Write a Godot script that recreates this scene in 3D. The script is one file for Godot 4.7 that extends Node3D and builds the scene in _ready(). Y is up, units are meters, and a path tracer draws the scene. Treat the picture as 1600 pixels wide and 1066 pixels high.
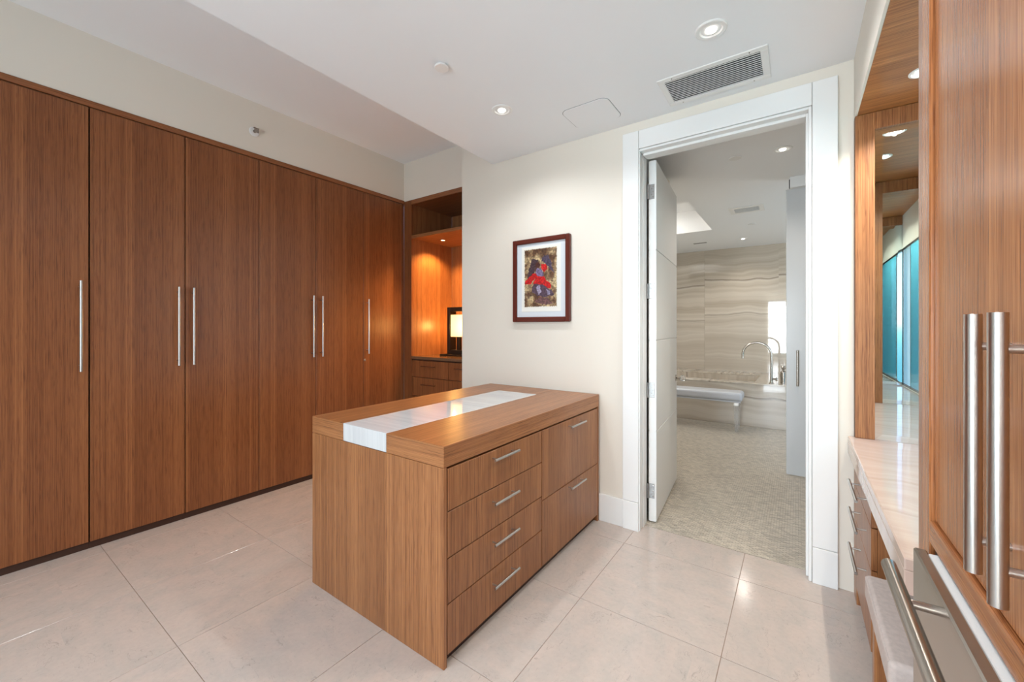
extends Node3D
# Dressing room with a wooden island, built-in wardrobes, a vanity alcove and a bathroom beyond a door.
# World: x to the right of the closets' run, y up, -z into the room (zf = -z). Metres.

const YAW := 35.083
const CH := 2.65      # lower ceiling
const CH2 := 3.06     # raised ceiling
var M := {}
var used := {}
var rng := RandomNumberGenerator.new()

# ---------------------------------------------------------------- mesh builder
class MB:
	var v := PackedVector3Array()
	var n := PackedVector3Array()
	var t := PackedVector2Array()
	var uo := Vector2.ZERO     # texture offset of the piece
	var grain := 1             # axis the grain runs along
	func uvof(p: Vector3, nn: Vector3) -> Vector2:
		var a := nn.abs()
		var ax := 0
		if a.y >= a.x and a.y >= a.z: ax = 1
		elif a.z > a.x: ax = 2
		var al := grain
		if al == ax: al = (ax + 1) % 3 if ax != 1 else 2
		var ac := 3 - ax - al
		return Vector2(p[ac], p[al]) + uo
	func tri(a: Vector3, b: Vector3, c: Vector3, na: Vector3, nb: Vector3, nc: Vector3):
		var f := (b - a).cross(c - a)
		if f.dot(na + nb + nc) > 0.0:
			var x := b; b = c; c = x
			var y := nb; nb = nc; nc = y
		var fn := -f.normalized() if f.dot(na + nb + nc) < 0.0 else f.normalized()
		for q in [[a, na], [b, nb], [c, nc]]:
			v.append(q[0]); n.append(q[1]); t.append(uvof(q[0], fn))
	func quad(a: Vector3, b: Vector3, c: Vector3, d: Vector3, nn: Vector3):
		tri(a, b, c, nn, nn, nn); tri(a, c, d, nn, nn, nn)
	func poly(ps: Array, nn: Vector3):
		for i in range(1, ps.size() - 1): tri(ps[0], ps[i], ps[i + 1], nn, nn, nn)
	# box between two corners with chamfered edges
	func box(p: Vector3, q: Vector3, ch := 0.0015):
		var lo := Vector3(minf(p.x, q.x), minf(p.y, q.y), minf(p.z, q.z))
		var hi := Vector3(maxf(p.x, q.x), maxf(p.y, q.y), maxf(p.z, q.z))
		var c := minf(ch, 0.45 * minf(hi.x - lo.x, minf(hi.y - lo.y, hi.z - lo.z)))
		var e := [lo, hi]
		for ax in 3:
			var b1 := (ax + 1) % 3
			var b2 := (ax + 2) % 3
			for s in 2:
				var nn := Vector3.ZERO
				nn[ax] = s * 2 - 1
				var ps := []
				for k in [[0, 0], [1, 0], [1, 1], [0, 1]]:
					var w := Vector3.ZERO
					w[ax] = e[s][ax]
					w[b1] = e[k[0]][b1] + (c if k[0] == 0 else -c)
					w[b2] = e[k[1]][b2] + (c if k[1] == 0 else -c)
					ps.append(w)
				quad(ps[0], ps[1], ps[2], ps[3], nn)
		if c < 0.0003: return
		for ax in 3:
			var b1 := (ax + 1) % 3
			var b2 := (ax + 2) % 3
			for s1 in 2:
				for s2 in 2:
					var g1: float = s1 * 2 - 1
					var g2: float = s2 * 2 - 1
					var nn := Vector3.ZERO
					nn[b1] = g1; nn[b2] = g2
					nn = nn.normalized()
					var ps := []
					for k in [[0, 0], [1, 0], [1, 1], [0, 1]]:
						var w := Vector3.ZERO
						w[ax] = e[k[0]][ax] + (c if k[0] == 0 else -c)
						w[b1] = e[s1][b1] - (g1 * c if k[1] == 1 else 0.0)
						w[b2] = e[s2][b2] - (g2 * c if k[1] == 0 else 0.0)
						ps.append(w)
					quad(ps[0], ps[1], ps[2], ps[3], nn)
		for s in 8:
			var g := Vector3((s & 1) * 2 - 1, (s >> 1 & 1) * 2 - 1, (s >> 2 & 1) * 2 - 1)
			var k := Vector3(hi.x if g.x > 0 else lo.x, hi.y if g.y > 0 else lo.y, hi.z if g.z > 0 else lo.z)
			var nn := g.normalized()
			tri(k - Vector3(0, g.y * c, g.z * c), k - Vector3(g.x * c, 0, g.z * c), k - Vector3(g.x * c, g.y * c, 0), nn, nn, nn)
	# tube through points, round, with flat caps
	func tube(ps: Array, r: float, seg := 14, caps := true, r2 := -1.0):
		var rings := []
		var up := Vector3.UP
		var count := ps.size()
		var side := Vector3.ZERO
		for i in count:
			var d: Vector3 = (ps[mini(i + 1, count - 1)] - ps[maxi(i - 1, 0)]).normalized()
			if side == Vector3.ZERO:
				side = d.cross(up if absf(d.y) < 0.9 else Vector3.RIGHT).normalized()
			else:
				side = (side - d * side.dot(d)).normalized()
			var o := d.cross(side)
			var rr := r if r2 < 0.0 else lerpf(r, r2, float(i) / (count - 1))
			var ring := []
			for k in seg:
				var a := TAU * k / seg
				var nn := side * cos(a) + o * sin(a)
				ring.append([ps[i] + nn * rr, nn])
			rings.append([ring, d])
		for i in count - 1:
			for k in seg:
				var a = rings[i][0][k]; var b = rings[i][0][(k + 1) % seg]
				var c = rings[i + 1][0][(k + 1) % seg]; var d = rings[i + 1][0][k]
				tri(a[0], b[0], c[0], a[1], b[1], c[1]); tri(a[0], c[0], d[0], a[1], c[1], d[1])
		if caps:
			for e in [0, count - 1]:
				var nn: Vector3 = rings[e][1] * (-1.0 if e == 0 else 1.0)
				for k in seg: tri(ps[e], rings[e][0][k][0], rings[e][0][(k + 1) % seg][0], nn, nn, nn)
	# lathe: profile of (radius, height along axis) about the axis through c
	func lathe(c: Vector3, axis: Vector3, prof: Array, seg := 28):
		var side := axis.cross(Vector3.UP if absf(axis.y) < 0.9 else Vector3.RIGHT).normalized()
		var o := axis.cross(side)
		for i in prof.size() - 1:
			var p: Vector2 = prof[i]; var q: Vector2 = prof[i + 1]
			var dr := q.x - p.x; var dh := q.y - p.y
			var l := sqrt(dr * dr + dh * dh)
			if l < 1e-6: continue
			for k in seg:
				var a0 := TAU * k / seg; var a1 := TAU * (k + 1) / seg
				var d0 := side * cos(a0) + o * sin(a0); var d1 := side * cos(a1) + o * sin(a1)
				var n0 := (d0 * dh - axis * dr) / l; var n1 := (d1 * dh - axis * dr) / l
				var A := c + d0 * p.x + axis * p.y; var B := c + d1 * p.x + axis * p.y
				var C := c + d1 * q.x + axis * q.y; var D := c + d0 * q.x + axis * q.y
				if p.x > 1e-6: tri(A, B, C, n0, n1, n1)
				if q.x > 1e-6: tri(A, C, D, n0, n1, n0)
	func mesh(off: Vector3) -> ArrayMesh:
		var w := PackedVector3Array()
		for p in v: w.append(p - off)
		var a := []
		a.resize(Mesh.ARRAY_MAX)
		a[Mesh.ARRAY_VERTEX] = w
		a[Mesh.ARRAY_NORMAL] = n
		a[Mesh.ARRAY_TEX_UV] = t
		var m := ArrayMesh.new()
		m.add_surface_from_arrays(Mesh.PRIMITIVE_TRIANGLES, a)
		return m

func P(x: float, y: float, zf: float) -> Vector3: return Vector3(x, y, -zf)
func mb(grain := 1, uo := Vector2.INF) -> MB:
	var b := MB.new()
	b.grain = grain
	b.uo = Vector2(rng.randf() * 3.0, rng.randf() * 5.0) if uo == Vector2.INF else uo
	return b
func bx(x0, x1, y0, y1, f0, f1, ch := 0.0015, grain := 1) -> MB:   # one chamfered box as a builder
	var b := mb(grain)
	b.box(P(x0, y0, f0), P(x1, y1, f1), ch)
	return b
func numbered(s: String) -> String:
	if not used.has(s):
		used[s] = 0
		return s
	used[s] += 1
	return "%s_%03d" % [s, used[s]]
func tag(o: Node, label: String, category: String, group := "", kind := ""):
	if label: o.set_meta("label", label)
	if category: o.set_meta("category", category)
	if group: o.set_meta("group", group)
	if kind: o.set_meta("kind", kind)
func thing(called: String, at: Vector3, label: String, category: String, group := "", kind := "") -> Node3D:
	var o := Node3D.new()
	o.name = numbered(called)
	o.position = at
	add_child(o)
	tag(o, label, category, group, kind)
	return o
func origin_of(o: Node) -> Vector3:
	var p := Vector3.ZERO
	while o != self and o is Node3D:
		p += o.position
		o = o.get_parent()
	return p
func part(called: String, b: MB, mat: Material, parent: Node) -> MeshInstance3D:
	var m := MeshInstance3D.new()
	m.name = called
	m.mesh = b.mesh(origin_of(parent))
	m.material_override = mat
	parent.add_child(m, true)
	return m
func single(called: String, b: MB, mat: Material, at: Vector3, label: String, category: String, group := "", kind := "") -> MeshInstance3D:
	var m := MeshInstance3D.new()
	m.name = numbered(called)
	m.position = at
	m.mesh = b.mesh(at)
	m.material_override = mat
	add_child(m)
	tag(m, label, category, group, kind)
	return m
func struct(called: String, b: MB, mat: Material, label: String, category: String) -> MeshInstance3D:
	return single(called, b, mat, Vector3.ZERO, label, category, "", "structure")

# ---------------------------------------------------------------- textures
func periodic(count: int, step: int) -> PackedFloat32Array:   # smooth periodic 1-D noise
	var k := maxi(1, count / step)
	var r := []
	for i in k: r.append(rng.randf() * 2.0 - 1.0)
	var out := PackedFloat32Array()
	for i in count:
		var f := float(i) * k / count
		var a := int(f) % k
		var u := f - floorf(f)
		u = u * u * (3.0 - 2.0 * u)
		out.append(lerpf(r[a], r[(a + 1) % k], u))
	return out
func to_tex(w: int, h: int, data: PackedByteArray) -> ImageTexture:
	var im := Image.create_from_data(w, h, false, Image.FORMAT_RGB8, data)
	im.generate_mipmaps()
	return ImageTexture.create_from_image(im)
func wood_tex(seed_: int, light: Color, dark: Color, strength: float) -> Array:
	rng.seed = seed_
	var W := 1536; var H := 384
	var o := [periodic(W, 64), periodic(W, 20), periodic(W, 7), periodic(W, 3), periodic(W, 1)]
	var bend := periodic(H, 128); var bend2 := periodic(H, 40)
	var val := PackedFloat32Array(); val.resize(W * H)
	for y in H:
		var b := int(bend[y] * 2.2 + bend2[y] * 0.8 + 12.0)
		for x in W:
			var i := (x + b) % W
			val[y * W + x] = 0.60 + 0.05 * o[0][i] + 0.07 * o[1][i] + 0.12 * o[2][x] + 0.16 * o[3][i] + 0.10 * o[4][i]
	for k in 5200:                                   # fine short pores and wider dark streaks of the open grain
		var x := rng.randi() % W; var y0 := rng.randi() % H
		var wide := k % 2 == 0
		var l := 10 + rng.randi() % 50 if wide else 5 + rng.randi() % 18
		var w := 2 + rng.randi() % 4 if wide else 1
		var d := 0.10 + rng.randf() * 0.24 if wide else 0.15 + rng.randf() * 0.35
		for j in l:
			var y := (y0 + j) % H
			var amp := d * sin(PI * (j + 0.5) / l)
			for m in w:
				val[y * W + (x + m + int(bend[y] * 2.2) + W) % W] -= amp * (1.0 if m > 0 and m < w - 1 or w == 1 else 0.6)
	var data := PackedByteArray(); data.resize(W * H * 3)
	var hd := PackedByteArray(); hd.resize(W * H * 3)
	for q in W * H:
		var s := clampf(0.5 + (val[q] - 0.5) * strength, 0.0, 1.0)
		var c := dark.lerp(light, s)
		data[q * 3] = int(c.r * 255); data[q * 3 + 1] = int(c.g * 255); data[q * 3 + 2] = int(c.b * 255)
		var hv := int(clampf(val[q], 0, 1) * 255)
		hd[q * 3] = hv; hd[q * 3 + 1] = hv; hd[q * 3 + 2] = hv
	return [to_tex(W, H, data), to_tex(W, H, hd)]
func wood(tex: Array, tint: Color, rough: float) -> StandardMaterial3D:
	var m := StandardMaterial3D.new()
	m.albedo_texture = tex[0]
	m.albedo_color = tint
	m.roughness = rough
	m.metallic_specular = 0.5
	m.uv1_scale = Vector3(1.0 / 0.84, 1.0 / 1.3, 1.0)
	return m
func noise(seed_: int, freq: float, oct := 4) -> FastNoiseLite:
	var f := FastNoiseLite.new()
	f.seed = seed_
	f.noise_type = FastNoiseLite.TYPE_SIMPLEX_SMOOTH
	f.frequency = freq
	f.fractal_octaves = oct
	return f
func marble_tex() -> ImageTexture:
	var W := 640
	var a := noise(3, 0.006, 5); var b := noise(9, 0.012, 4); var c := noise(14, 0.05, 3)
	var data := PackedByteArray(); data.resize(W * W * 3)
	for y in W:
		for x in W:
			var wx := x + 30.0 * b.get_noise_2d(x, y); var wy := y * 1.9 + 30.0 * b.get_noise_2d(x + 500, y)
			var cloud := a.get_noise_2d(wx, wy)
			var vein := 1.0 - clampf(absf(b.get_noise_2d(wx * 0.8 + 900, wy * 1.2)) * 34.0, 0, 1)
			vein *= clampf(a.get_noise_2d(wx + 700, wy) * 3.0, 0, 1)
			var speck := clampf((c.get_noise_2d(x * 0.7, y * 2.4) - 0.38) * 3.0, 0, 1) * 0.5
			var k := 1.0 + 0.04 * cloud - 0.13 * vein - 0.09 * speck + 0.02 * c.get_noise_2d(x, y)
			var q := (y * W + x) * 3
			data[q] = int(clampf(196 * k + 2.0 * cloud, 0, 255)); data[q + 1] = int(clampf(182 * k - 2.0 * cloud, 0, 255)); data[q + 2] = int(clampf(172 * k - 3.0 * cloud, 0, 255))
	return to_tex(W, W, data)
func onyx_tex(seed_: int, c0: Color, c1: Color, c2: Color, wave: float) -> ImageTexture:
	rng.seed = seed_
	var W := 512; var H := 768
	var n1 := noise(seed_, 0.006, 3); var n2 := noise(seed_ + 5, 0.03, 3)
	var o := [periodic(H, 96), periodic(H, 30), periodic(H, 11), periodic(H, 4)]
	var data := PackedByteArray(); data.resize(W * H * 3)
	for x in W:
		for y in H:
			var yy := y + wave * n1.get_noise_2d(x * 0.8, y * 0.35) + 2.5 * n2.get_noise_2d(x * 0.6, y * 0.7)
			var i := posmod(int(yy), H); var j := (i + 1) % H
			var u := yy - floorf(yy)
			var s: float = 0.5
			s += 0.22 * lerpf(o[0][i], o[0][j], u) + 0.2 * lerpf(o[1][i], o[1][j], u) + 0.17 * lerpf(o[2][i], o[2][j], u) + 0.1 * lerpf(o[3][i], o[3][j], u)
			var line := clampf((lerpf(o[1][i], o[1][j], u) - 0.72) * 6.0, 0, 1) * clampf(lerpf(o[3][i], o[3][j], u) + 0.4, 0, 1)
			var c := c0.lerp(c1, clampf(s, 0, 1)).lerp(c2, line * 0.8)
			var q := (y * W + x) * 3
			data[q] = int(c.r * 255); data[q + 1] = int(c.g * 255); data[q + 2] = int(c.b * 255)
	return to_tex(W, H, data)
func fabric_tex(c: Color) -> ImageTexture:
	var W := 256
	var f := noise(31, 0.03, 3)
	var data := PackedByteArray(); data.resize(W * W * 3)
	rng.seed = 77
	for y in W:
		for x in W:
			var k := 0.94 + 0.05 * sin(TAU * x / 4.0) * sin(TAU * y / 4.0) + 0.05 * f.get_noise_2d(x, y) + rng.randf() * 0.05
			var q := (y * W + x) * 3
			data[q] = int(clampf(c.r * k, 0, 1) * 255); data[q + 1] = int(clampf(c.g * k, 0, 1) * 255); data[q + 2] = int(clampf(c.b * k, 0, 1) * 255)
	return to_tex(W, W, data)
func in_poly(p: Vector2, pts: PackedVector2Array) -> bool: return Geometry2D.is_point_in_polygon(p, pts)
func picture_tex() -> ImageTexture:   # a loose painting: dark winged figure in red and violet on brown and gold
	var W := 220; var H := 360
	var n1 := noise(5, 0.012, 4); var n2 := noise(8, 0.035, 3); var n3 := noise(21, 0.02, 3)
	var shapes := [
		[PackedVector2Array([Vector2(20, 205), Vector2(34, 120), Vector2(62, 58), Vector2(92, 70), Vector2(84, 118), Vector2(58, 160)]), Color(0.30, 0.22, 0.25)],
		[PackedVector2Array([Vector2(118, 78), Vector2(130, 44), Vector2(160, 48), Vector2(182, 96), Vector2(200, 160), Vector2(178, 138), Vector2(150, 102)]), Color(0.33, 0.28, 0.36)],
		[PackedVector2Array([Vector2(2, 200), Vector2(60, 152), Vector2(94, 142), Vector2(88, 176), Vector2(42, 214), Vector2(6, 222)]), Color(0.80, 0.10, 0.10)],
		[PackedVector2Array([Vector2(112, 96), Vector2(150, 100), Vector2(158, 128), Vector2(136, 152), Vector2(118, 128)]), Color(0.84, 0.12, 0.12)],
		[PackedVector2Array([Vector2(76, 142), Vector2(88, 124), Vector2(116, 128), Vector2(130, 158), Vector2(124, 176), Vector2(92, 172)]), Color(0.52, 0.46, 0.60)],
		[PackedVector2Array([Vector2(64, 214), Vector2(86, 168), Vector2(128, 170), Vector2(180, 226), Vector2(178, 250), Vector2(130, 230), Vector2(100, 218)]), Color(0.82, 0.11, 0.11)],
		[PackedVector2Array([Vector2(62, 216), Vector2(102, 214), Vector2(150, 236), Vector2(186, 262), Vector2(196, 290), Vector2(130, 300), Vector2(92, 292), Vector2(56, 262)]), Color(0.36, 0.28, 0.34)],
		[PackedVector2Array([Vector2(78, 238), Vector2(112, 222), Vector2(116, 262), Vector2(98, 286)]), Color(0.66, 0.62, 0.72)],
		[PackedVector2Array([Vector2(146, 250), Vector2(178, 262), Vector2(172, 288), Vector2(154, 286)]), Color(0.60, 0.57, 0.68)],
		[PackedVector2Array([Vector2(70, 318), Vector2(110, 300), Vector2(160, 306), Vector2(190, 340), Vector2(120, 344)]), Color(0.46, 0.32, 0.32)],
		[PackedVector2Array([Vector2(80, 110), Vector2(84, 88), Vector2(98, 82), Vector2(108, 94), Vector2(106, 114), Vector2(94, 124)]), Color(0.32, 0.16, 0.13)]]
	var data := PackedByteArray(); data.resize(W * H * 3)
	for y in H:
		for x in W:
			var k := n1.get_noise_2d(x, y)
			var c := Color(0.40, 0.27, 0.18).lerp(Color(0.84, 0.74, 0.56), clampf(0.62 + k * 1.3 + (0.25 if x < 60 or x > 150 else -0.1) - absf(y - 190) / 420.0, 0, 1))
			c = c.lerp(Color(0.22, 0.15, 0.12), clampf((n2.get_noise_2d(x, y) - 0.2) * 1.2, 0, 0.4))
			var p := Vector2(x + 9.0 * n3.get_noise_2d(x, y), y + 9.0 * n3.get_noise_2d(x + 300, y))
			for s in shapes:
				if in_poly(p, s[0]): c = s[1]
			c = c * (0.9 + 0.35 * n2.get_noise_2d(x * 1.7 + 99, y * 1.7))
			var edge := mini(mini(x, W - 1 - x), mini(y, H - 1 - y)) + 5.0 * n2.get_noise_2d(x * 3.0, y * 3.0)
			if edge < 4.0: c = Color(0.90, 0.88, 0.82)
			var q := (y * W + x) * 3
			data[q] = int(clampf(c.r, 0, 1) * 255); data[q + 1] = int(clampf(c.g, 0, 1) * 255); data[q + 2] = int(clampf(c.b, 0, 1) * 255)
	return to_tex(W, H, data)

func plain(c: Color, rough := 0.6, metal := 0.0, spec := 0.5) -> StandardMaterial3D:
	var m := StandardMaterial3D.new()
	m.albedo_color = c
	m.roughness = rough
	m.metallic = metal
	m.metallic_specular = spec
	return m
func textured(t: Texture2D, sc: float, rough: float, tint := Color.WHITE) -> StandardMaterial3D:
	var m := plain(tint, rough)
	m.albedo_texture = t
	m.uv1_scale = Vector3(sc, sc, 1)
	return m
func glow(c: Color, e: float) -> StandardMaterial3D:
	var m := plain(Color(0.9, 0.9, 0.9), 0.5)
	m.emission_enabled = true
	m.emission = c
	m.emission_energy_multiplier = e
	return m

func omni(at: Vector3, e: float, c := Color(1, 0.95, 0.88), size := 0.04):
	var l := OmniLight3D.new()
	l.position = at
	l.light_energy = e
	l.light_color = c
	l.light_size = size
	l.omni_range = 12.0
	l.omni_attenuation = 2.0
	l.shadow_enabled = true
	add_child(l)
func spot(at: Vector3, e: float, ang: float, c := Color(1, 0.95, 0.88), size := 0.035, dir := Vector3.DOWN):
	var l := SpotLight3D.new()
	l.position = at
	l.light_energy = e
	l.light_color = c
	l.light_size = size
	l.spot_range = 12.0
	l.spot_attenuation = 2.0
	l.spot_angle = ang
	l.spot_angle_attenuation = 0.6
	l.shadow_enabled = true
	add_child(l)
	l.look_at_from_position(at, at + dir, Vector3.RIGHT)
func area(at: Vector3, towards: Vector3, w: float, h: float, e: float, c: Color):
	var l := AreaLight3D.new()
	l.area_size = Vector2(w, h)
	l.light_energy = e
	l.light_color = c
	l.area_range = 20.0
	l.area_attenuation = 2.0
	l.shadow_enabled = true
	add_child(l)
	l.look_at_from_position(at, at + towards, Vector3.UP if absf(towards.y) < 0.9 else Vector3.RIGHT)

func setup():
	var cam := Camera3D.new()
	cam.name = "camera"
	add_child(cam)
	cam.position = Vector3(0, 1.32, 0)
	cam.rotation_degrees = Vector3(0, YAW, 0)
	var near := 0.05
	cam.set_frustum(1066.0 / 635.0 * near, Vector2(0, -22.0 / 635.0 * near), near, 60.0)
	cam.current = true
	var we := WorldEnvironment.new()
	we.name = "environment"
	var env := Environment.new()
	var sky := Sky.new()
	var sm := ProceduralSkyMaterial.new()
	sm.sky_top_color = Color(0.35, 0.60, 0.88)
	sm.sky_horizon_color = Color(0.80, 0.90, 0.96)
	sm.ground_horizon_color = Color(0.55, 0.74, 0.80)
	sm.ground_bottom_color = Color(0.28, 0.52, 0.60)
	sm.sky_energy_multiplier = 1.0
	sky.sky_material = sm
	env.background_mode = Environment.BG_SKY
	env.sky = sky
	env.background_energy_multiplier = 3.5
	env.ambient_light_source = Environment.AMBIENT_SOURCE_DISABLED
	env.tonemap_mode = Environment.TONE_MAPPER_LINEAR
	env.tonemap_exposure = 1.0
	env.sdfgi_enabled = true
	env.ssao_enabled = true
	env.ssil_enabled = true
	we.environment = env
	add_child(we)
	area(Vector3(-1.5, 1.35, 1.62), Vector3(0.0, 0, -1), 0.8, 1.8, 5.0, Color(0.83, 0.93, 1.0))
	# daylight through the window and the glazed end of the passage behind the camera
	area(Vector3(-0.67, 1.3, 4.42), Vector3(0, 0, -1), 0.62, 2.1, 15.0, Color(0.93, 0.97, 1.0))

func materials():
	var t1 := wood_tex(11, Color8(190, 132, 84), Color8(102, 57, 30), 1.0)
	M.wood = wood(t1, Color.WHITE, 0.33)
	M.wood_closet = wood(t1, Color8(228, 212, 202), 0.36)
	M.wood_gloss = wood(t1, Color(1.12, 1.09, 1.07), 0.2)
	M.wood_light = wood(t1, Color(1.12, 1.10, 1.02), 0.3)
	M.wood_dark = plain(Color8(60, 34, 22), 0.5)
	M.marble = textured(marble_tex(), 1.0 / 0.9, 0.14)
	M.grout = plain(Color8(160, 138, 122), 0.8)
	M.onyx = textured(onyx_tex(41, Color8(186, 172, 154), Color8(228, 219, 206), Color8(138, 124, 110), 16.0), 1.0 / 2.6, 0.03)
	M.onyx_pink = textured(onyx_tex(52, Color8(196, 170, 155), Color8(211, 190, 177), Color8(180, 152, 134), 50.0), 1.0 / 1.2, 0.06)
	M.onyx_white = textured(onyx_tex(63, Color8(196, 197, 198), Color8(216, 216, 215), Color8(178, 184, 188), 16.0), 1.0 / 0.5, 0.08)
	M.wall = plain(Color8(228, 220, 207), 0.75)
	M.ceil = plain(Color8(240, 241, 242), 0.85)
	M.white = plain(Color8(235, 234, 231), 0.38)
	M.white_matte = plain(Color8(232, 232, 230), 0.7)
	M.line = plain(Color8(150, 150, 148), 0.8)
	M.steel = plain(Color8(192, 189, 185), 0.29, 1.0)
	M.steel_dark = plain(Color8(168, 160, 152), 0.24, 1.0)
	M.hinge = plain(Color8(150, 149, 147), 0.35, 1.0)
	M.chrome = plain(Color8(180, 174, 166), 0.16, 1.0)
	M.black = plain(Color8(18, 16, 15), 0.4)
	M.shadowgap = plain(Color8(30, 20, 15), 0.9)
	M.grille = plain(Color8(45, 45, 46), 0.8)
	M.mahogany = plain(Color8(92, 34, 22), 0.25)
	M.mat = plain(Color8(214, 218, 222), 0.8)
	M.matcream = plain(Color8(234, 232, 224), 0.8)
	M.picture = plain(Color.WHITE, 0.35)
	M.picture.albedo_texture = picture_tex()
	M.fabric = textured(fabric_tex(Color8(205, 190, 182)), 1.0 / 0.16, 0.85)
	M.vinyl = plain(Color8(196, 198, 203), 0.3)
	M.mirror = plain(Color8(236, 246, 246), 0.01, 1.0)
	M.bulb = glow(Color(1, 0.97, 0.92), 6.0)
	M.bulb_warm = glow(Color(1, 0.86, 0.62), 6.0)
	M.cove = glow(Color(1, 0.99, 0.97), 1.5)
	M.shade = glow(Color(1, 0.72, 0.36), 1.3)
	M.frosted = plain(Color8(196, 197, 197), 0.25)
	var g := plain(Color(0.93, 0.97, 0.97, 0.12), 0.02)
	g.transparency = BaseMaterial3D.TRANSPARENCY_ALPHA
	M.glass = g
	g = plain(Color(0.45, 0.83, 0.91, 0.55), 0.05)
	g.transparency = BaseMaterial3D.TRANSPARENCY_ALPHA
	M.teal_glass = g
	g = plain(Color(0.97, 0.98, 0.98, 0.06), 0.02, 0.0, 0.1)
	g.transparency = BaseMaterial3D.TRANSPARENCY_ALPHA
	M.clear_glass = g
	var cr := plain(Color(0.97, 0.97, 0.97), 0.02)
	cr.refraction_enabled = true
	cr.refraction_scale = 0.05
	cr.transparency = BaseMaterial3D.TRANSPARENCY_ALPHA
	cr.albedo_color = Color(0.97, 0.97, 0.97, 0.1)
	M.acrylic = cr
	M.mosaic = plain(Color.WHITE, 0.3)
	M.mosaic.vertex_color_use_as_albedo = true

# ---------------------------------------------------------------- setting
func room():
	# marble tile floor
	var fl := thing("floor", Vector3.ZERO, "beige polished marble floor of large square tiles", "floor", "", "structure")
	part("grout", bx(-4.2, 0.88, -0.12, -0.0025, -4.6, 2.72, 0.0), M.grout, fl)
	var xs := [-4.2]
	for k in 7: xs.append(-3.325 + 0.615 * k)
	xs.append(0.88)
	var zs := []
	for k in 12: zs.append(0.58 + 0.615 * (k - 8))
	zs.append(2.72)
	for i in xs.size() - 1:
		for j in zs.size() - 1:
			var g := 0.0012
			part("tile", bx(xs[i] + g, xs[i + 1] - g, -0.011, 0.0, zs[j] + g, zs[j + 1] - g, 0.0008, 2 if (i * 7 + j * 3) % 2 else 0), M.marble, fl)
	# walls
	var b := bx(-4.2, -3.44, 2.662, CH2, -1.6, 2.9, 0.0)
	b.box(P(-4.2, 0, -1.6), P(-3.45, 2.662, 0.06), 0.0)
	b.box(P(-4.3, 0, -1.6), P(-4.2, 3.2, 3.7), 0.0)
	struct("wall_left", b, M.wall, "cream painted wall above the row of tall wardrobes", "wall")
	b = bx(-2.375, -0.845, 0, 3.2, 2.63, 2.78, 0.0)
	b.box(P(0.07, 0, 2.63), P(0.23, 3.2, 2.78), 0.0)
	b.box(P(-0.845, 2.475, 2.63), P(0.07, 3.2, 2.78), 0.0)
	struct("wall_back", b, M.wall, "cream wall behind the island with the open doorway", "wall")
	b = bx(-4.2, -2.2, 2.655, 3.2, 2.89, 3.0, 0.0)
	b.box(P(-4.2, 0, 3.6), P(-2.2, 3.2, 3.7), 0.0)
	b.box(P(-2.375, 0, 2.78), P(-2.2, 3.2, 3.6), 0.0)
	struct("wall_niche", b, M.wall, "short cream wall over the lit wooden niche", "wall")
	b = bx(0.23, 0.86, 0, 3.2, 2.66, 2.78, 0.0)
	b.box(P(0.86, 0, -1.6), P(0.9, 3.2, 1.36), 0.0)
	b.box(P(0.80, 0, 1.33), P(0.86, 3.2, 1.36), 0.0)
	b.box(P(0.80, 0, 1.36), P(0.86, 0.777, 2.66), 0.0)
	b.box(P(0.80, 2.05, 1.36), P(0.86, 3.2, 2.66), 0.0)
	struct("wall_right", b, M.wall, "cream wall closing the vanity alcove", "wall")
	b = bx(0.23, 0.24, 2.354, 2.652, 1.316, 2.629, 0.0005)
	struct("wall_fascia", b, M.wall, "cream fascia hanging above the vanity opening", "wall")
	# rear wall, doorway and passage behind the camera
	b = bx(-4.2, -1.95, 0, 3.2, -1.75, -1.6, 0.0)
	b.box(P(-1.05, 0, -1.75), P(-0.93, 3.2, -1.6), 0.0)
	b.box(P(-1.95, 0, -1.75), P(-1.05, 0.4, -1.6), 0.0)
	b.box(P(-1.95, 2.3, -1.75), P(-1.05, 3.2, -1.6), 0.0)
	b.box(P(-0.22, 0, -1.75), P(0.9, 3.2, -1.6), 0.0)
	b.box(P(-0.93, 2.5, -1.75), P(-0.22, 3.2, -1.6), 0.0)
	struct("wall_rear", b, M.wall, "cream wall behind the camera with an open doorway and a window", "wall")
	b = bx(-1.25, -1.15, 0, 2.65, -4.6, -1.75, 0.0)
	b.box(P(0.3, 0, -4.6), P(0.4, 2.65, -1.75), 0.0)
	b.box(P(-1.25, 0, -4.6), P(-1.0, 2.65, -4.5), 0.0)
	b.box(P(-0.34, 0, -4.6), P(0.4, 2.65, -4.5), 0.0)
	b.box(P(-1.0, 2.45, -4.6), P(-0.34, 2.65, -4.5), 0.0)
	struct("wall_passage", b, M.wall, "cream walls of the passage behind the camera", "wall")
	var w := thing("window_1", P(-0.67, 0.02, -4.52), "tall window at the end of the passage behind the camera", "window", "", "structure")
	b = bx(-1.0, -0.97, 0, 2.45, -4.58, -4.5)
	b.box(P(-0.37, 0, -4.58), P(-0.34, 2.45, -4.5))
	b.box(P(-0.97, 0, -4.58), P(-0.37, 0.04, -4.5))
	b.box(P(-0.97, 2.41, -4.58), P(-0.37, 2.45, -4.5))
	b.box(P(-0.97, 1.1, -4.57), P(-0.37, 1.14, -4.51))
	part("frame", b, M.white, w)
	part("pane", bx(-0.97, -0.37, 0.04, 2.41, -4.545, -4.54, 0.0), M.glass, w)
	w = thing("window_3", P(-1.5, 0.4, -1.7), "plain window in the wall behind the camera", "window", "", "structure")
	b = bx(-1.95, -1.91, 0.4, 2.3, -1.74, -1.66)
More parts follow.
